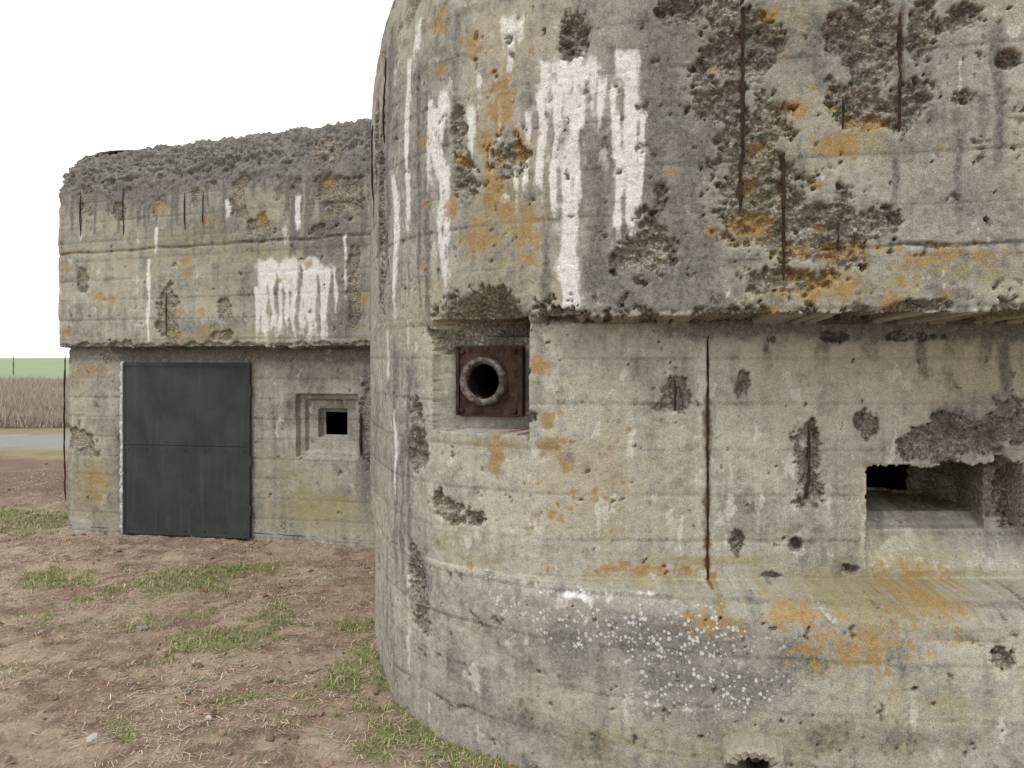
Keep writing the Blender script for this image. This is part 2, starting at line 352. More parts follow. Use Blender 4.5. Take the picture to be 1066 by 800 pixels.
    joint=ss(0.010,0.002,np.abs(Z-2.245-0.012*perlin(U*5,Z*0,7)))*(X>1.2)
    tone-=joint*0.45
    disp=n1*0.008+n2*0.0035+nb*0.010+n3*0.0010+off*0.004+gr*0.0035*(0.4+n1)+joint*0.02*ss(-.2,.4,n1)
    disp=disp+s*(0.012+0.034*ss(-.2,1.3,S.f)+0.022*(wd-0.3)+0.020*n2+0.010*(wid-0.5)+0.005*n3)
    disp=disp+ss(0.1,0.8,head)*0.13
    disp-=w*0.002*(1-s)
    disp+=np.clip(line,0,1)*0.010
    for px in (428,455):
        uu=P.S('U',px,200)[0]; disp+=ss(0.014,0.0,np.abs(U-uu))*0.006*(Z>1.99)
    kill=np.zeros(U.shape,bool)
    ua=P.S('L',452,400)[0];ub=P.S('L',552,400)[0];zb=P.S('L',500,450)[1]
    nz_=0.006*n1+.005*n2
    ins=(U>ua+nz_)&(U<ub+nz_)&(Z>zb+nz_)&((Z<1.955)|und)
    tl=np.clip((U-ua)/(ub-ua),0,1)
    niche=np.where(ins,0.04+0.08*ss(0,0.08,tl)+0.22*tl,0)
    disp=np.where(ins,disp*0.6+niche,disp)
    kc=(P.S('L',481,398)); kill|=(((U-kc[0])/0.11)**2+((Z-1.682)/0.095)**2<1)&ins
    e0=P.S('L',903,500);e1=P.S('L',1066,500)
    za=P.S('L',950,486)[1];zb2=P.S('L',950,592)[1]; zm=P.S('L',950,556)[1]
    eb=P.S('L',1036,500)[0]; zm2=P.S('L',950,543)[1]
    rag=ss(eb-.35,eb,U)
    A=(U>e0[0]+0.006*n1+.004*n2)&(U<e1[0]+0.35*ss(zm+0.03,zm-0.03,Z))&(Z<za+0.02*n1+0.02*n2+rag*(.03+.06*n1))&(Z>zb2)
    t=ss(zb2,zm,Z)
    disp=np.where(A,disp*0.8+0.02+0.12*t,disp)
    B=A&(U<eb+0.04*n1)&(Z>zm)
    tb=np.clip((U-e0[0])/(eb-e0[0]),0,1)
    disp=np.where(B,disp+(0.04+0.10*ss(zm,zm2,Z)),disp)
    C=B&(Z>zm2)
    disp=np.where(C,disp+0.60*(1-tb)**.7+.14+.05*n1,disp)
    kill|=C&(tb<0.68+.12*n1)&(U>e0[0]+0.012)&(Z>zm2+0.012)&(Z<za-0.010)
    jam=A&(tb>0.40)&(Z>zm2-.01); s=np.where(jam,np.maximum(s,0.95*ss(-.5,.1,n1)),s); disp=np.where(jam,disp+0.03*wd+.05*n1,disp); d=np.where(jam,np.maximum(d,.55+.4*n2),d)
    edge=ss(0.03,0.0,np.abs(U-e0[0]+0.01))*((Z<za)&(Z>zb2)); y=np.maximum(y,edge*0.8); w=np.maximum(w,edge*0.5)
    sill=A&(Z<zm2); w=np.where(sill,np.maximum(w,.45*ss(-.3,.4,n1)),w); d=np.where(sill,d*.5,d)
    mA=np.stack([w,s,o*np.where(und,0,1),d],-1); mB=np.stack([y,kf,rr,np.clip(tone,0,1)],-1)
    mC=np.stack([np.clip(.5+.5*n1,0,1),ss(0.0,0.8,nb+.4*n1+.2*y),ss(0.15,0.8,ns+0.2*nv+.08*low)*(1-.5*s),ss(0.25,0.9,n2+0.35*n1+.12*up)],-1)
    return mA,mB,mC,disp,kill
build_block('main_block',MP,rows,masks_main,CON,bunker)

# ============================================================ ENTRANCE BLOCK
U2=[(-5.0,12.6),(-4.9,10.4),(-4.80,8.36),(-4.12,8.18),(-4.02,8.15),(-1.2,7.45),(0.6,7.5),(0.7,12.6)]
L2=[(-4.9,12.5),(-4.83,10.4),(-4.74,8.43),(-4.10,8.24),(-3.99,8.36),(-1.2,7.70),(0.5,7.75),(0.6,12.5)]
EP=Paths(U2,L2,L2,0.09,(2.8,8.7),0.0135,0.07)
rows2=mkrows(-0.30,0.0,0.02,1.875,3.45,4.0,0.60,0.0135,18,[0.02,0.05,0.09,0.14,0.2,0.3,0.6])
def masks_ent(P,U,Z,inset,under,X,Y):
    n1=fbm(U*3.5,Z*3.5,6,101,.6); n2=fbm(U*11,Z*11,4,102,.65); nb=fbm(U*1.1,Z*1.1,4,104); nv=fbm(U*13,Z*1.0,5,109,.6); ns=fbm(U*6+3,Z*4,5,115,0.65)
    Zi=Z+inset; t1=fbm(U*4,Zi*4,5,141,.6); t2=fbm(U*14,Zi*14,3,142,.6)
    wd,wid=worley(U*13,Zi*13,104); und=under>.5
    up=(Z>1.896)|und; low=(Z<1.874)&~und
    S=Field(P,U,Z)
    for a in [(250,215,10,20),(270,245,14,12),(205,215,6,14),(175,325,12,28,1.1),(180,345,8,14),(235,325,8,12),(355,215,22,24,.8),(340,170,22,18,.6),(85,290,6,14),(125,222,6,10),(368,300,8,40),(230,350,12,6),(90,205,8,22),(330,250,8,7)]: S.ell('U',*a)
    for a in [(80,458,20,11,1.2),(90,470,10,6),(66,400,5,40,.8),(383,440,7,40,.8),(112,372,12,8),(262,372,10,6)]: S.ell('L',*a)
    arr=np.where(up&(Z<2.0),ss(1.99,1.90,Z)-0.60+0.9*fbm(U*5,Z*0,4,121),-3); S.f=np.maximum(S.f,arr)
    S.f=S.f+n1*.75+n2*.45
    top=ss(3.30,3.70,Z+0.30*n1+.1*nv)
    bp=fbm(U*8+7,Z*8,4,177,0.6)
    s=np.maximum(np.maximum(ss(-0.05,0.2,S.f),top*ss(.0,.6,t2+.4*t1)*.6),ss(.5,.62,bp)*.7)
    W=Field(P,U,Z)
    for k,a in enumerate([(275,275,358,5),(283,275,350,4),(300,275,345,5),(306,275,355,4),(316,275,360,4),(327,275,355,5),(338,280,360,4),(311,212,262,3),(322,290,360,6),(350,280,340,3),(155,270,366,2.2),(163,240,270,2),(360,250,320,3),(268,300,350,3),(238,215,240,3),(292,280,360,4),(335,285,365,3)]): W.streak('U',*a,seed=k+200,tail=.35)
    W.ell('U',292,283,30,9,.8);W.ell('U',324,287,24,9,.8)
    w=W.get(n1*0.4+nv*0.6+n2*.2,-.30,.75)*(~und)
    O=Field(P,U,Z)
    r=np.random.default_rng(5)
    for _ in range(30): q=2+6*r.random()**2; O.ell('U',r.uniform(70,380),r.uniform(200,358),q,q,.9)
    for a in [(100,385,18,5,.8),(105,500,10,14,.4),(225,345,14,6,.9),(80,345,10,6,1)]: O.ell('L',*a)
    o=O.get(n2*1.1+.5*n1,-.45,.9)*.8
    D=Field(P,U,Z)
    r=np.random.default_rng(8)
    for k in range(34): D.streak('U',r.uniform(65,255),r.uniform(182,196),r.uniform(212,262),2.6,seed=300+k)
    for k in range(14): D.streak('U',r.uniform(255,385),r.uniform(182,196),r.uniform(210,290),5,seed=330+k)
    for a in [(230,240,60,40,.6),(350,240,40,70,.9),(360,330,25,40,.8),(140,200,90,18,.8)]: D.ell('U',*a)
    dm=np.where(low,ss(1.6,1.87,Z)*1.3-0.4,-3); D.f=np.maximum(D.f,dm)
    D.ell('L',385,460,16,90,.9)
    d=D.get(n1*0.5+nv*0.6,-.3,.9)
    d=np.maximum(d,ss(0.1,0.9,n1+.4*nv)*.55)
    d=np.maximum(d,ss(3.15,3.5,Z+.25*n1+.1*nv)*(.72+.6*ss(-.3,.3,t1+.5*t2)))
    Yf=Field(P,U,Z)
    for a in [(95,505,40,45,1.0),(330,530,75,32,1.0),(290,500,30,40,.5),(80,390,30,14,.6)]: Yf.ell('L',*a)
    Yf.ell('U',220,260,150,50,.4); Yf.ell('U',210,350,60,16,.6)
    y=np.maximum(Yf.get(n1*0.5+n2*0.3,-.4,1.1),0)
    K=top*0.15
    off,gr=boards(U,Z,0.2,15,0.02)
    tone=0.45+0*U+off*0.12+nb*0.2+n1*.30+nv*.24+n2*.15-gr*0.16
    joint=ss(0.018,0.004,np.abs(Z-2.87-0.015*perlin(U*3,Z*0,7)))*(Z>2); tone-=joint*0.35
    disp=n1*0.012+n2*0.004+nb*0.018+off*0.005+gr*0.004+joint*0.015
    disp+=s*(0.020+0.018*(wd-.3)+0.016*n2)*(1-top*0.5)
    disp+=top*(0.045*t1+0.035*t2+0.028*(wd-.45)+0.020*(wid-.5))*ss(.62,.35,inset)
    kill=np.zeros(U.shape,bool)
    def rect(x0,x1,y0,y1):
        a=P.S('L',x0,y0);b=P.S('L',x1,y1); return (U>a[0])&(U<b[0])&(Z<a[1])&(Z>b[1])
    for q,dd in (((310,373,411,477)),0.06),((316,367,417,471),0.06),((327,358,427,457),0.12):
        disp=np.where(rect(*q),disp*0.7+dd,disp)
    kill|=rect(329.5,356,429,455)
    dr=rect(137,258,380,640); disp=np.where(dr,disp*0+0.10,disp)
    rr=Field(P,U,Z); rr.streak('L',268,390,545,2,seed=5,k=.4); rr.streak('L',64,380,520,3,seed=9,k=.8)
    R_=rr.get(n2*.5,-.3,.8)*0.7
    mC=np.stack([np.clip(.5+.5*n1,0,1),ss(0.0,0.8,nb+.4*n1)*(1-top*.8),ss(0.15,0.8,ns+0.2*nv)*(1-.6*top),ss(0.25,0.9,n2+0.35*n1+.3*top)],-1)
    return np.stack([w,s,o,np.clip(d,0,1.3)],-1),np.stack([y,K,R_,np.clip(tone,0,1)],-1),mC,disp,kill
rise=lambda X,Z: np.clip((Z-1.9)/2.1,0,1)*np.clip((X+4.86)/3.6,0,1)*0.18
build_block('entrance_block',EP,rows2,masks_ent,CON,bunker,rise)

# ============================================================ primitives in a local frame
def box(c,sz):
    x,y,z=sz[0]/2,sz[1]/2,sz[2]/2
    v=np.array([[a*x,b*y,d*z] for a in(-1,1) for b in(-1,1) for d in(-1,1)])+np.array(c)
    f=np.array([[0,1,3,2],[4,6,7,5],[0,4,5,1],[2,3,7,6],[0,2,6,4],[1,5,7,3]])
    return v,f
def lathe(prof,n=40):
    a=np.linspace(0,2*np.pi,n,endpoint=False); v=[];f=[]
    for r,y in prof:
        for t in a: v.append((r*np.cos(t),y,r*np.sin(t)))
    m=len(prof)
    for i in range(m-1):
        for j in range(n): f.append((i*n+j,i*n+(j+1)%n,(i+1)*n+(j+1)%n,(i+1)*n+j))
    return np.array(v),np.array(f)
def join(parts):
    V=[];Fq=[];k=0
    for v,f in parts: V.append(v);Fq.append(f+k);k+=len(v)
    return np.vstack(V),np.vstack(Fq)
def place(name,parts,mat,loc,right,parent,smooth=False,bevel=0):
    v,f=join(parts); right=Vector((right[0],right[1],0)).normalized(); up=Vector((0,0,1)); inn=up.cross(right)
    M=np.array([[right.x,inn.x,0],[right.y,inn.y,0],[0,0,1]])
    co=v@M.T+np.array(loc)
    ob=mkmesh(name,co,f,mat,None,smooth,parent)
    if bevel:
        b=ob.modifiers.new('b','BEVEL'); b.width=bevel; b.segments=2; b.limit_method='ANGLE'
    return ob
def surf(P,lev,px,py,out=0.0):
    A={'U':P.U,'L':P.L,'P':P.P}[lev]; u,z,y=P.S(lev,px,py); p=P.at(A,np.array([u]))[0]; n=P.at(P.N,np.array([u]))[0]; n=n/np.linalg.norm(n)
    return np.array([p[0]+n[0]*out,p[1]+n[1]*out,z]),n

# --- gun port: steel casing let into the niche, round tube through it
c=np.array([-0.110,3.925,1.682])
n_=np.array([-0.27,-0.963]); rgt=(-n_[1],n_[0])
def plate_hole(w,h,r,th,n=48,cx=0):
    v=[];f=[]
    for yy in(0,th):
        for t in np.linspace(0,2*np.pi,n,endpoint=False): v.append((r*np.cos(t)+cx,yy,r*np.sin(t)))
        for t in np.linspace(0,2*np.pi,n,endpoint=False):
            q=1/max(abs(np.cos(t))/(w/2),abs(np.sin(t))/(h/2)); v.append((q*np.cos(t),yy,q*np.sin(t)))
    for j in range(n):
        k=(j+1)%n; f.append((j,k,n+k,n+j)); f.append((2*n+j,3*n+j,3*n+k,2*n+k)); f.append((n+j,n+k,3*n+k,3*n+j)); f.append((j,2*n+j,2*n+k,k))
    return np.array(v),np.array(f)
cx_=-0.025
place('gun_port_plate',[plate_hole(0.335,0.35,0.10,0.15,64,cx_)],RUST,c,rgt,bunker,False,0.003)
tube=lathe([(0.088,0.02),(0.088,-0.05),(0.112,-0.05),(0.120,-0.035),(0.120,0.0)],48)
inner=lathe([(0.088,0.34),(0.088,0.0)],48)
sh=np.array([rgt[0],rgt[1],0])*cx_
place('gun_port_tube_liner',[inner],rustmat(0.5),c+sh+np.array([0,0,0.001]),rgt,bunker,True)
n=NT('worn_steel_ring'); a=n.noise(30,4,0.7); c2=n.mix(n.map(a,0.4,0.65),(0.06,0.042,0.036),(0.22,0.19,0.17))
place('gun_port_ring',[tube],n.fin(c2,0.7,n.bump(a,0.3,0.003),0.2),c+sh,rgt,bunker,True)
bp=[box((0.168,-0.02,0),(0.024,0.06,0.34)),box((-0.163,-0.008,0),(0.016,0.02,0.34)),box((0,-0.008,-0.168),(0.30,0.02,0.014))]
for sx in(-0.142,0.128):
    for sz in(-0.145,0.145):
        lv,lf=lathe([(0.0,-0.016),(0.012,-0.016),(0.014,-0.010),(0.014,0.0)],8); bp.append((lv+np.array([sx,0,sz]),lf))
place('gun_port_frame',bp,rustmat(0.7),c,rgt,bunker,False,0.002)

# --- rebars
def tubeline(pts,r,n=8,seed=0):
    pts=np.array(pts,float); m=len(pts); rg=np.random.default_rng(seed); v=[];f=[]
    for i,p in enumerate(pts):
        rr=r*(0.7+0.6*rg.random())*(0.4 if i in(0,m-1) else 1)
        for j in range(n):
            t=2*np.pi*j/n; v.append((p[0]+rr*np.cos(t),p[1]+rr*np.sin(t),p[2]))
    for i in range(m-1):
        for j in range(n): f.append((i*n+j,i*n+(j+1)%n,(i+1)*n+(j+1)%n,(i+1)*n+j))
    return np.array(v),np.array(f)
bars=[]; rg=np.random.default_rng(11)
def bar(P,lev,px,y0,y1,r=0.006,out=0.0,lean=0):
    pts=[];m=max(6,int(abs(y1-y0)/6)); w=0
    for i in range(m+1):
        t=i/m; p,nv=surf(P,lev,px+lean*t,y0+(y1-y0)*t,out+0.008*math.sin(t*math.pi)+w); w=0.7*w+rg.normal()*0.002
        p[0]+=rg.normal()*0.0012; pts.append(p)
    bars.append(tubeline(pts,r,8,int(px+y0)))
for a in [('U',775,-20,218,0.0080,-0.012,-2),('U',818,155,292,0.0072,-0.002,0),('U',938,-10,137,0.0075,-0.004,1),('U',880,100,134,0.005,-.006,0),('U',875,234,262,0.004,-0.004,0),
          ('U',388,130,230,0.006,0.0,2),('U',402,60,150,0.005,0.0,-1),('L',844,442,520,0.0065,-0.014,-2),('L',703,395,440,0.004,-0.014,1),('L',737,350,607,0.0046,-0.007,1)]:
    bar(MP,*a)
for a in [('U',174,305,350,0.008,0,0),('U',129,195,245,0.006,0.0,0),('U',193,200,240,0.006,0,0),('U',84,200,250,0.006,0,0),('U',212,200,235,0.006,0,0),('L',66,370,520,0.008,0.03,-2),('L',377,430,475,0.012,0.02,0)]: bar(EP,*a)
v,f=join(bars); mkmesh('exposed_rebar',v,f,rustmat(0.6),None,True,bunker)

# --- steel door
DZ=-0.04
pl_,nl=surf(EP,'L',132,470,0.035); pr_,_=surf(EP,'L',263.5,470,0.035)
dirv=(pr_-pl_)[:2]; wdt=np.linalg.norm(dirv); mid=(pl_+pr_)/2; zt=surf(EP,'L',190,377)[0][2]
n=NT('dark_slate_sheet_steel'); a=n.noise(3,4,0.6); f1=n.noise(40,4,0.75); vs=n.noise(1,5,0.6,co=n.scale((20,20,1.2)))
cc=n.mix(n.map(a,0.3,0.7),(0.026,0.031,0.031),(0.044,0.050,0.050)); cc=n.mix(n.map(vs,0.5,0.75,0,0.35),cc,(0.085,0.087,0.083)); cc=n.mix(n.map(f1,0.62,0.8,0,0.4),cc,(0.11,0.10,0.085))
DOOR=n.fin(cc,n.map(f1,0.3,0.7,0.55,0.75),n.bump(a,0.15,0.03),0.0,0.3)
H=zt-DZ-0.02; zj=H*0.52
pp=[box((0,0,zj/2+0.015),(wdt,0.03,zj-0.003)),box((0,-0.003,(zj+H)/2+0.016),(wdt,0.03,H-zj-0.002)),
    box((-wdt/2+0.012,-0.019,H/2),(0.024,0.010,H)),box((wdt/2-0.012,-0.019,H/2),(0.024,0.010,H)),box((0,-0.021,H-0.01),(wdt-0.05,0.008,0.024)),box((0,-0.019,0.03),(wdt-0.05,0.010,0.024)),box((0,0.05,H/2),(wdt-0.06,0.05,H-0.02))]
place('steel_door',pp,DOOR,(mid[0],mid[1],DZ),dirv,bunker,False,0.002)
hw=[]
cyl=lathe([(0.0,0.05),(0.014,0.05),(0.014,-0.05),(0.0,-0.05)],10)
for zz in(0.3,0.8,1.5): hw.append((cyl[0][:,[0,2,1]]+np.array([wdt/2+0.010,-0.02,zz]),cyl[1]))
for sx in np.linspace(-wdt/2+0.06,wdt/2-0.06,7):
    for zz in (zj-0.03,zj+0.05,H-0.04,0.07):
        lv,lf=lathe([(0.0,-0.024),(0.006,-0.024),(0.008,-0.014)],8); hw.append((lv+np.array([sx,0,zz]),lf))
place('door_hinges_and_rivets',hw,DOOR,(mid[0],mid[1],DZ),dirv,bunker,False)
n=NT('pale_mortar'); a=n.noise(20,5,0.7); MORT=n.fin(n.mix(n.map(a,.3,.7),(0.22,0.22,0.21),(0.68,0.69,0.69)),0.9,n.bump(a,0.7,0.01))
pts=[]
for i in range(60):
    z=i/59*(H+0.03); pts.append((-wdt/2-0.018+rg.normal()*0.004,0.005+rg.normal()*0.003,z))
place('door_jamb_mortar',[tubeline(pts,0.028,8,3)],MORT,(mid[0],mid[1],DZ),dirv,bunker,True)

# --- drain spout
sp,ns=surf(MP,'P',785,784,0.0); rg2=(-ns[1],ns[0])
nA=28; v=[];f=[]
def arch(r_,w_,y_,zt_):
    o_=[]
    for k in range(nA+1):
        t=math.pi*k/nA; o_.append((w_*math.cos(t),y_,zt_+r_*(abs(math.sin(t))**0.6)))
    return o_
rings=[arch(0.080,0.125,0.15,0.0),arch(0.078,0.122,-0.03,0.0),arch(0.068,0.114,-0.10,0.0),arch(0.054,0.098,-0.115,0.0),arch(0.040,0.068,-0.108,-0.01),arch(0.034,0.056,-0.06,-0.015),arch(0.034,0.055,0.15,-0.015)]
jr=np.random.default_rng(4)
for q,rr_ in enumerate(rings):
    for k,(x_,y_,z_) in enumerate(rr_):
        nz_=0.004*math.sin(k*1.7+q)+jr.normal()*0.0015; v.append((x_+nz_,y_+nz_,z_+nz_))
for q in range(len(rings)-1):
    for k in range(nA): f.append((q*(nA+1)+k,q*(nA+1)+k+1,(q+1)*(nA+1)+k+1,(q+1)*(nA+1)+k))
def attr_ob(ob):
    me=ob.data; k=len(me.vertices)
    for nm,val in(('mA',(0.05,0.2,0.0,0.3)),('mB',(0.4,0.1,0.0,0.50)),('mC',(.5,.4,.2,.3))):
        a=me.color_attributes.new(name=nm,type='FLOAT_COLOR',domain='POINT'); a.data.foreach_set('color',np.tile(np.array(val,dtype=np.float32),(k,1)).ravel())
ob=place('drain_spout',[(np.array(v),np.array(f)),box((0.0,-0.02,-0.14),(0.21,0.11,0.20))],CON,(sp[0],sp[1],sp[2]),rg2,bunker,False); attr_ob(ob)
pipe=lathe([(0.030,0.10),(0.030,-0.075),(0.037,-0.080),(0.040,-0.07),(0.040,0.1)],24); place('drain_pipe',[(pipe[0]+np.array([0.012,0,0.004]),pipe[1])],rustmat(.4),(sp[0],sp[1],sp[2]-0.012),rg2,bunker,True)

# ============================================================ GROUND
def G(px,py): y=CAMH*F/(py-HY); return (px-CX)/F*y,y
gpatch=[(30,538,55,12,1.2),(0,535,40,8,1.1),(170,602,115,9,1.1),(250,592,60,6,1.0),(205,665,70,9,.9),(375,652,28,12,1.1),(385,672,24,12,.9),(430,748,60,24,1.2),(530,784,80,18,1.3),(620,797,50,10,1.2),
        (230,716,36,9,.8),(110,640,70,8,.6),(150,768,50,10,.7),(360,705,30,26,.8),(60,600,50,9,.7),(290,640,40,8,.6),(480,762,60,14,1.2),(20,690,40,8,.6),(300,730,34,9,.6),(410,705,16,30,1.1),(60,640,40,6,.5)]
def green(x,y):
    f=np.full(np.shape(x),-3.0)
    wx=x+.25*fbm(x*2,y*2,3,37); wy=y+.25*fbm(x*2+9,y*2,3,38)
    for px,py,rx,ry,w in gpatch:
        X,Yc=G(px,py); rX=rx*Yc/F; rY=Yc*Yc/(CAMH*F)*ry*1.5
        f=np.maximum(f,(1-np.sqrt(((wx-X)/rX)**2+((wy-Yc)/rY)**2))*w)
    n=fbm(x*1.7,y*1.7,5,31,.6); n2=fbm(x*9,y*9,3,32)
    g=ss(-0.6,1.0,np.maximum(f,-.8)+n*1.1+n2*0.9)
    bg=ss(0.0,0.7,fbm(x*1.1+4,y*1.1,5,35,.6)+0.5*n2)*0.55
    return np.maximum(g,bg)*(y<15)
def gh(x,y):
    near=ss(30,14,y)
    h=near*(0.035*fbm(x*0.9,y*0.9,4,41)+0.018*fbm(x*5,y*5,4,42)+0.018*np.abs(fbm(x*14,y*14,3,43)))
    ro=ss(6,11,y)*ss(-5.0,-6,x)*ss(20,15,y); h=h+ro*0.06*fbm(x*2.5,y*2.5,4,44)
    h=h-0.03*near-0.02*ss(6,8,y)*near
    return h
def axis(a,b,d,lim,g=1.09):
    c=list(np.arange(a,b,d)); s=d; x=b
    while x<lim[1]: c.append(x); s*=g; x+=s
    c.append(lim[1]); s=d; x=a-d; l=[]
    while x>lim[0]: l.append(x); s*=g; x-=s
    l.append(lim[0]); return np.array(l[::-1]+c)
xs=axis(-6.0,1.4,0.022,(-900,900),1.08); ys=axis(2.9,9.0,0.022,(-300,1500),1.05)
XX,YY=np.meshgrid(xs,ys,indexing='ij'); ZZ=gh(XX,YY)
gr=green(XX,YY)
pn=0.4*fbm(XX,YY,3,51)
pathm=ss(15.8,16.3,YY+pn)*ss(19.0,18.2,YY+pn)
field=ss(19,20,YY); far=ss(62,66,YY+0.05*XX)
verge=ss(14,15.3,YY)*ss(16.2,15.8,YY)+ss(18.6,19.1,YY)*ss(23,20.5,YY); gr=np.maximum(gr,verge*0.9)
plough=ss(9.5,11,YY)*ss(15.2,14,YY)
na=fbm(XX*1.1,YY*1.1,5,61,.6); nbb=fbm(XX*6,YY*6,5,62,.65); nc_=fbm(XX*2.3,YY*2.3,5,63,.6)
nx,ny=XX.shape; i=np.arange(nx-1)[:,None];j=np.arange(ny-1)[None,:]
fc=np.stack([i*ny+j,(i+1)*ny+j,(i+1)*ny+j+1,i*ny+j+1],-1).reshape(-1,4)
n=NT('bare_earth_and_field'); g_,p_,f_,r_=n.attr('gm'); FM=n.attr('gm2')
a,b,cz,_q=n.attr('gm3')
c_=n.noise(45,5,0.8);st=n.noise(1,4,0.7,co=n.scale((60,18,1)),dist=1.2)
col=n.mix(n.map(b,0.3,0.7),(0.18,0.12,0.088),(0.38,0.285,0.215))
col=n.mix(n.map(a,0.42,0.68,0,0.75),col,(0.45,0.365,0.27))
col=n.mix(n.map(cz,0.5,0.75,0,0.75),col,(0.22,0.135,0.10))
col=n.mix(n.map(st,0.52,0.66,0,0.6),col,(0.56,0.475,0.355))
col=n.mix(n.map(c_,0.30,0.48,0.75,0),col,(0.08,0.055,0.038))
col=n.mix(n.map(c_,0.55,0.75,0,0.4),col,(0.56,0.47,0.37))
col=n.mix(n.math('MULTIPLY',r_,n.map(b,0.3,0.7,.6,1)),col,n.mix(c_,(0.08,0.05,0.04),(0.26,0.18,0.14)))
gg=n.mix(c_,(0.075,0.08,0.03),(0.31,0.32,0.15))
col=n.mix(n.map(n.math('ADD',g_,n.math('MULTIPLY',n.math('SUBTRACT',c_,0.5),0.9)),0.15,1.0,0,0.75),col,gg)
col=n.mix(p_,col,n.mix(c_,(0.15,0.145,0.135),(0.38,0.37,0.35)))
col=n.mix(FM[0],col,n.mix(b,(0.17,0.13,0.10),(0.30,0.25,0.18))); col=n.mix(FM[1],col,n.mix(n.noise(0.02,4),(0.20,0.25,0.14),(0.29,0.33,0.20)))
GM=n.fin(col,0.97,n.bump(c_,0.9,0.02),0,0.1)
o4=np.stack([gr,pathm,field*0,plough],-1).reshape(-1,4); o5=np.stack([field,far,field*0,field*0+1],-1).reshape(-1,4)
o6=np.stack([.5+.45*na,.5+.45*nbb,.5+.45*nc_,field*0+1],-1).reshape(-1,4)
mkmesh('ground',np.stack([XX,YY,ZZ],-1).reshape(-1,3),fc,GM,{'gm':o4,'gm2':o5,'gm3':o6},True)

def inside(x,y,poly):
    poly=np.asarray(poly); r=np.zeros(x.shape,bool); m=len(poly)
    for k in range(m):
        x1,y1=poly[k];x2,y2=poly[(k+1)%m]
        c=((y1>y)!=(y2>y))&(x<(x2-x1)*(y-y1)/(y2-y1+1e-12)+x1); r^=c
    return r
PLM=MP.P[::12]; PLE=EP.L[::6]
def free(x,y): return ~(inside(x,y,PLM)|inside(x,y,PLE))
def sampl(N,x0,x1,y0,y1,rg,pw=1.6):
    y=y0+(y1-y0)*rg.random(N)**pw; x=x0+(x1-x0)*rg.random(N)
    m=(np.abs(x)<y*0.80+0.6); x=x[m];y=y[m]; m=free(x,y); return x[m],y[m]
rg=np.random.default_rng(21)
x,y=sampl(560000,-8,2.0,2.7,13,rg)
g=green(x,y); keep=rg.random(len(x))<np.clip(g*0.8-0.05,0,1)**1.4+0.012; x=x[keep];y=y[keep];g=g[keep]
N=len(x); Lb=(0.012+0.042*rg.random(N)**2.2)*(0.5+0.8*g); th=rg.uniform(0,2*np.pi,N); bend=rg.uniform(0.5,1.9,N); wv=rg.uniform(0.0011,0.0025,N)*(1+y*0.10)
z=gh(x,y)-0.004
dx,dy=np.cos(th),np.sin(th); sx,sy=-dy*wv,dx*wv
P0=np.stack([x-sx,y-sy,z],-1);P1=np.stack([x+sx,y+sy,z],-1)
mx,my,mz=x+dx*Lb*0.25*bend,y+dy*Lb*0.25*bend,z+Lb*0.6
P2=np.stack([mx-sx*.8,my-sy*.8,mz],-1);P3=np.stack([mx+sx*.8,my+sy*.8,mz],-1)
P4=np.stack([x+dx*Lb*0.8*bend,y+dy*Lb*0.8*bend,z+Lb*(1.05-0.35*bend)],-1)
co=np.stack([P0,P1,P2,P3,P4],1).reshape(-1,3); k=np.arange(N)*5
q=np.stack([k,k+1,k+3,k+2],-1);t3=np.stack([k+2,k+3,k+4],-1)
cv=rg.random(N); dry=(rg.random(N)<0.28)
cg=np.stack([0.14+0.14*cv,0.175+0.14*cv,0.055+0.055*cv,np.ones(N)],-1); cd=np.stack([0.38+0.16*cv,0.32+0.13*cv,0.20+0.09*cv,np.ones(N)],-1)
cb=np.where(dry[:,None],cd,cg)
def vmat(name,rough=0.8):
    n=NT(name); at=n.t.nodes.new('ShaderNodeAttribute'); at.attribute_name='col'; return n.fin(at.outputs['Color'],rough,None,0,0.2)
mkmesh('grass',co,[q,t3],vmat('grass_blades'),{'col':np.repeat(cb,5,0)},False)
x,y=sampl(160000,-8,1.8,2.7,13,rg,1.7); N=len(x)
dn=ss(-0.5,0.5,fbm(x*1.5,y*1.5,3,71))*(1-.6*green(x,y)); kp=rg.random(N)<0.08+0.80*dn; x=x[kp];y=y[kp];N=len(x)
Lb=rg.uniform(0.010,0.060,N); th=rg.uniform(0,2*np.pi,N); wv=rg.uniform(0.0007,0.0018,N)*(1+.06*y); z=gh(x,y)+rg.uniform(0.002,0.010,N); dz=rg.normal(0,0.12,N)*Lb
dx,dy=np.cos(th)*Lb/2,np.sin(th)*Lb/2; sx,sy=-np.sin(th)*wv,np.cos(th)*wv
co=np.stack([np.stack([x-dx-sx,y-dy-sy,z-dz],-1),np.stack([x-dx+sx,y-dy+sy,z-dz],-1),np.stack([x+dx+sx,y+dy+sy,z+dz],-1),np.stack([x+dx-sx,y+dy-sy,z+dz],-1)],1).reshape(-1,3)
k=np.arange(N)*4; cv=rg.random(N); cb=np.stack([0.30+0.34*cv,0.24+0.30*cv,0.16+0.24*cv,np.ones(N)],-1)
mkmesh('straw_litter',co,np.stack([k,k+1,k+2,k+3],-1),vmat('straw'),{'col':np.repeat(cb,4,0)},False)
import bmesh
bm=bmesh.new(); bmesh.ops.create_icosphere(bm,subdivisions=2,radius=1.0); bv=np.array([v.co[:] for v in bm.verts]); bf=np.array([[v.index for v in f.verts] for f in bm.faces]); bm.free()
x,y=sampl(14000,-8,2.0,2.7,14,rg,1.5); N=len(x); nc=fbm(x*1.2,y*1.2,3,81); kp=rg.random(N)<0.2+0.8*ss(-0.2,0.5,nc); x=x[kp];y=y[kp];N=len(x)
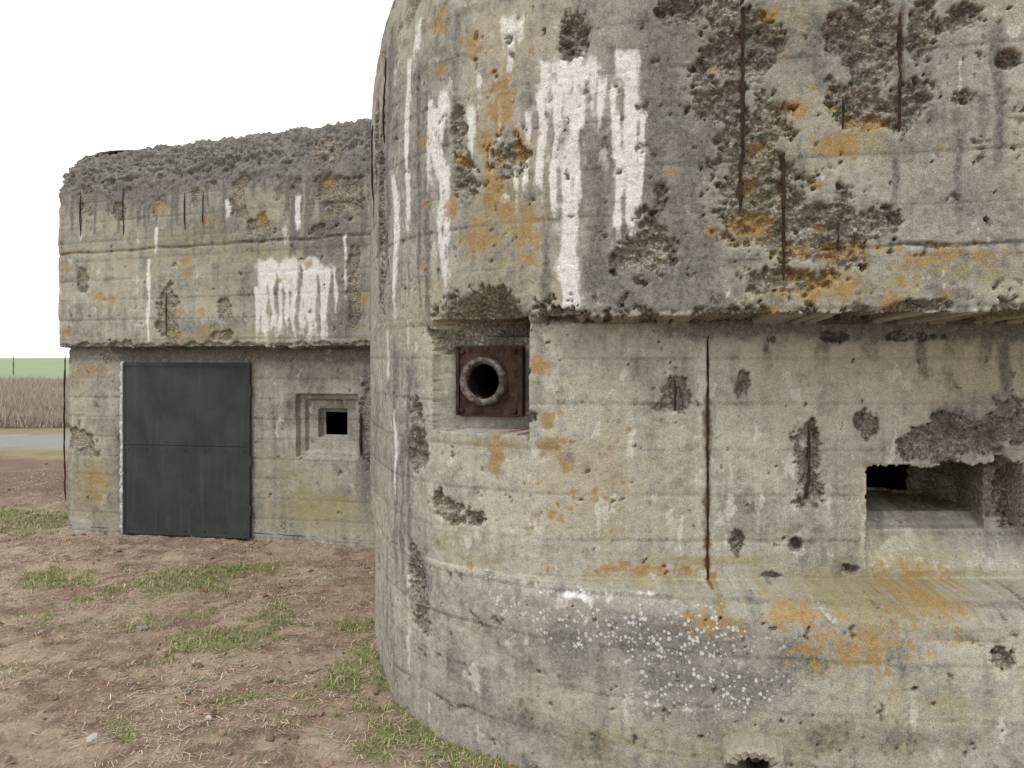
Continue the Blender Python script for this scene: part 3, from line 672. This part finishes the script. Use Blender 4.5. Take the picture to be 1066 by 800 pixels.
r=0.003+0.024*rg.random(N)**5+0.005*rg.random(N); z=gh(x,y)
sc=r[:,None]*rg.uniform(0.6,1.3,(N,3)); sc[:,2]*=0.7
var=1+0.2*rg.normal(size=(N,len(bv)))
co=(bv[None]*var[...,None]*sc[:,None,:])+np.stack([x,y,z+r*0.15],-1)[:,None,:]
fcs=(bf[None]+(np.arange(N)*len(bv))[:,None,None]).reshape(-1,3)
cv=rg.random(N)[:,None]; isst=(rg.random(N)<0.15)[:,None]
cb=np.where(isst,np.array([[0.42,0.40,0.36]])*(0.5+0.7*cv),np.array([[0.24,0.165,0.12]])*(0.6+0.8*cv)); cb=np.hstack([cb,np.ones((N,1))])
mkmesh('earth_clods',co.reshape(-1,3),fcs,vmat('clods',0.95),{'col':np.repeat(cb,len(bv),0)},False)
N=70000; y=20.5+rg.random(N)**1.3*42; x=-y*rg.uniform(0.50,0.85,N)
x2=rg.uniform(-60,40,15000); y2=rg.uniform(20.5,62,15000); x=np.append(x,x2);y=np.append(y,y2);N=len(x)
hgt=(0.10+0.45*rg.random(N)**1.8)*(0.4+0.8*ss(-.4,.5,fbm(x*.6,y*.6,4,91))); th=rg.uniform(0,2*np.pi,N); wv=rg.uniform(0.006,0.02,N); lx=rg.normal(0,0.3,N)*hgt;ly=rg.normal(0,0.3,N)*hgt
z=np.zeros(N)-0.01; sx,sy=np.cos(th)*wv,np.sin(th)*wv
co=np.stack([np.stack([x-sx,y-sy,z],-1),np.stack([x+sx,y+sy,z],-1),np.stack([x+lx,y+ly,z+hgt],-1)],1).reshape(-1,3); k=np.arange(N)*3
cv=rg.random(N); cb=np.stack([0.22+0.26*cv,0.18+0.23*cv,0.145+0.19*cv,np.ones(N)],-1)
mkmesh('dry_weeds',co,np.stack([k,k+1,k+2],-1),vmat('dry_weed_stalks'),{'col':np.repeat(cb,3,0)},False)
v,f=tubeline([(-0.626*78,78,-0.1+q*0.25) for q in range(9)],0.06,8,2); mkmesh('wooden_post',v,f,vmat('post_wood'),{'col':np.tile([0.15,0.12,0.1,1],(len(v),1))},True)

# ============================================================ light, sky, camera
sc_=bpy.context.scene
w=bpy.data.worlds.new('World'); sc_.world=w; w.use_nodes=True; t=w.node_tree; t.nodes.clear()
o=t.nodes.new('ShaderNodeOutputWorld'); bg=t.nodes.new('ShaderNodeBackground'); sk=t.nodes.new('ShaderNodeTexSky'); sk.sky_type='NISHITA'; sk.sun_disc=False
EL=math.radians(60); AZ=math.radians(205)
sk.sun_elevation=EL; sk.sun_rotation=AZ
hs=t.nodes.new('ShaderNodeHueSaturation'); hs.inputs['Saturation'].default_value=0.08
mx=t.nodes.new('ShaderNodeMix'); mx.data_type='RGBA'; mx.inputs[0].default_value=0.8; mx.inputs[7].default_value=(9.6,9.65,9.65,1)
t.links.new(sk.outputs[0],hs.inputs['Color']); t.links.new(hs.outputs[0],mx.inputs[6]); t.links.new(mx.outputs[2],bg.inputs[0]); bg.inputs[1].default_value=0.15; t.links.new(bg.outputs[0],o.inputs[0])
sl=bpy.data.lights.new('sun','SUN'); sl.energy=1.5; sl.angle=math.radians(12); sl.color=(1,0.97,0.92); so=bpy.data.objects.new('sun',sl); sc_.collection.objects.link(so)
d=Vector((math.sin(AZ)*math.cos(EL),math.cos(AZ)*math.cos(EL),math.sin(EL)))
so.rotation_euler=d.to_track_quat('Z','Y').to_euler()
cam=bpy.data.cameras.new('camera'); co_=bpy.data.objects.new('camera',cam); sc_.collection.objects.link(co_)
co_.location=(0,0,CAMH); co_.rotation_euler=(math.radians(90),0,0); cam.sensor_width=36; cam.lens=F/1066*36; cam.shift_y=-(400-HY)/1066; cam.clip_end=3000; cam.clip_start=0.05
sc_.camera=co_
sc_.view_settings.view_transform='Standard'; sc_.view_settings.look='None'; sc_.view_settings.exposure=0
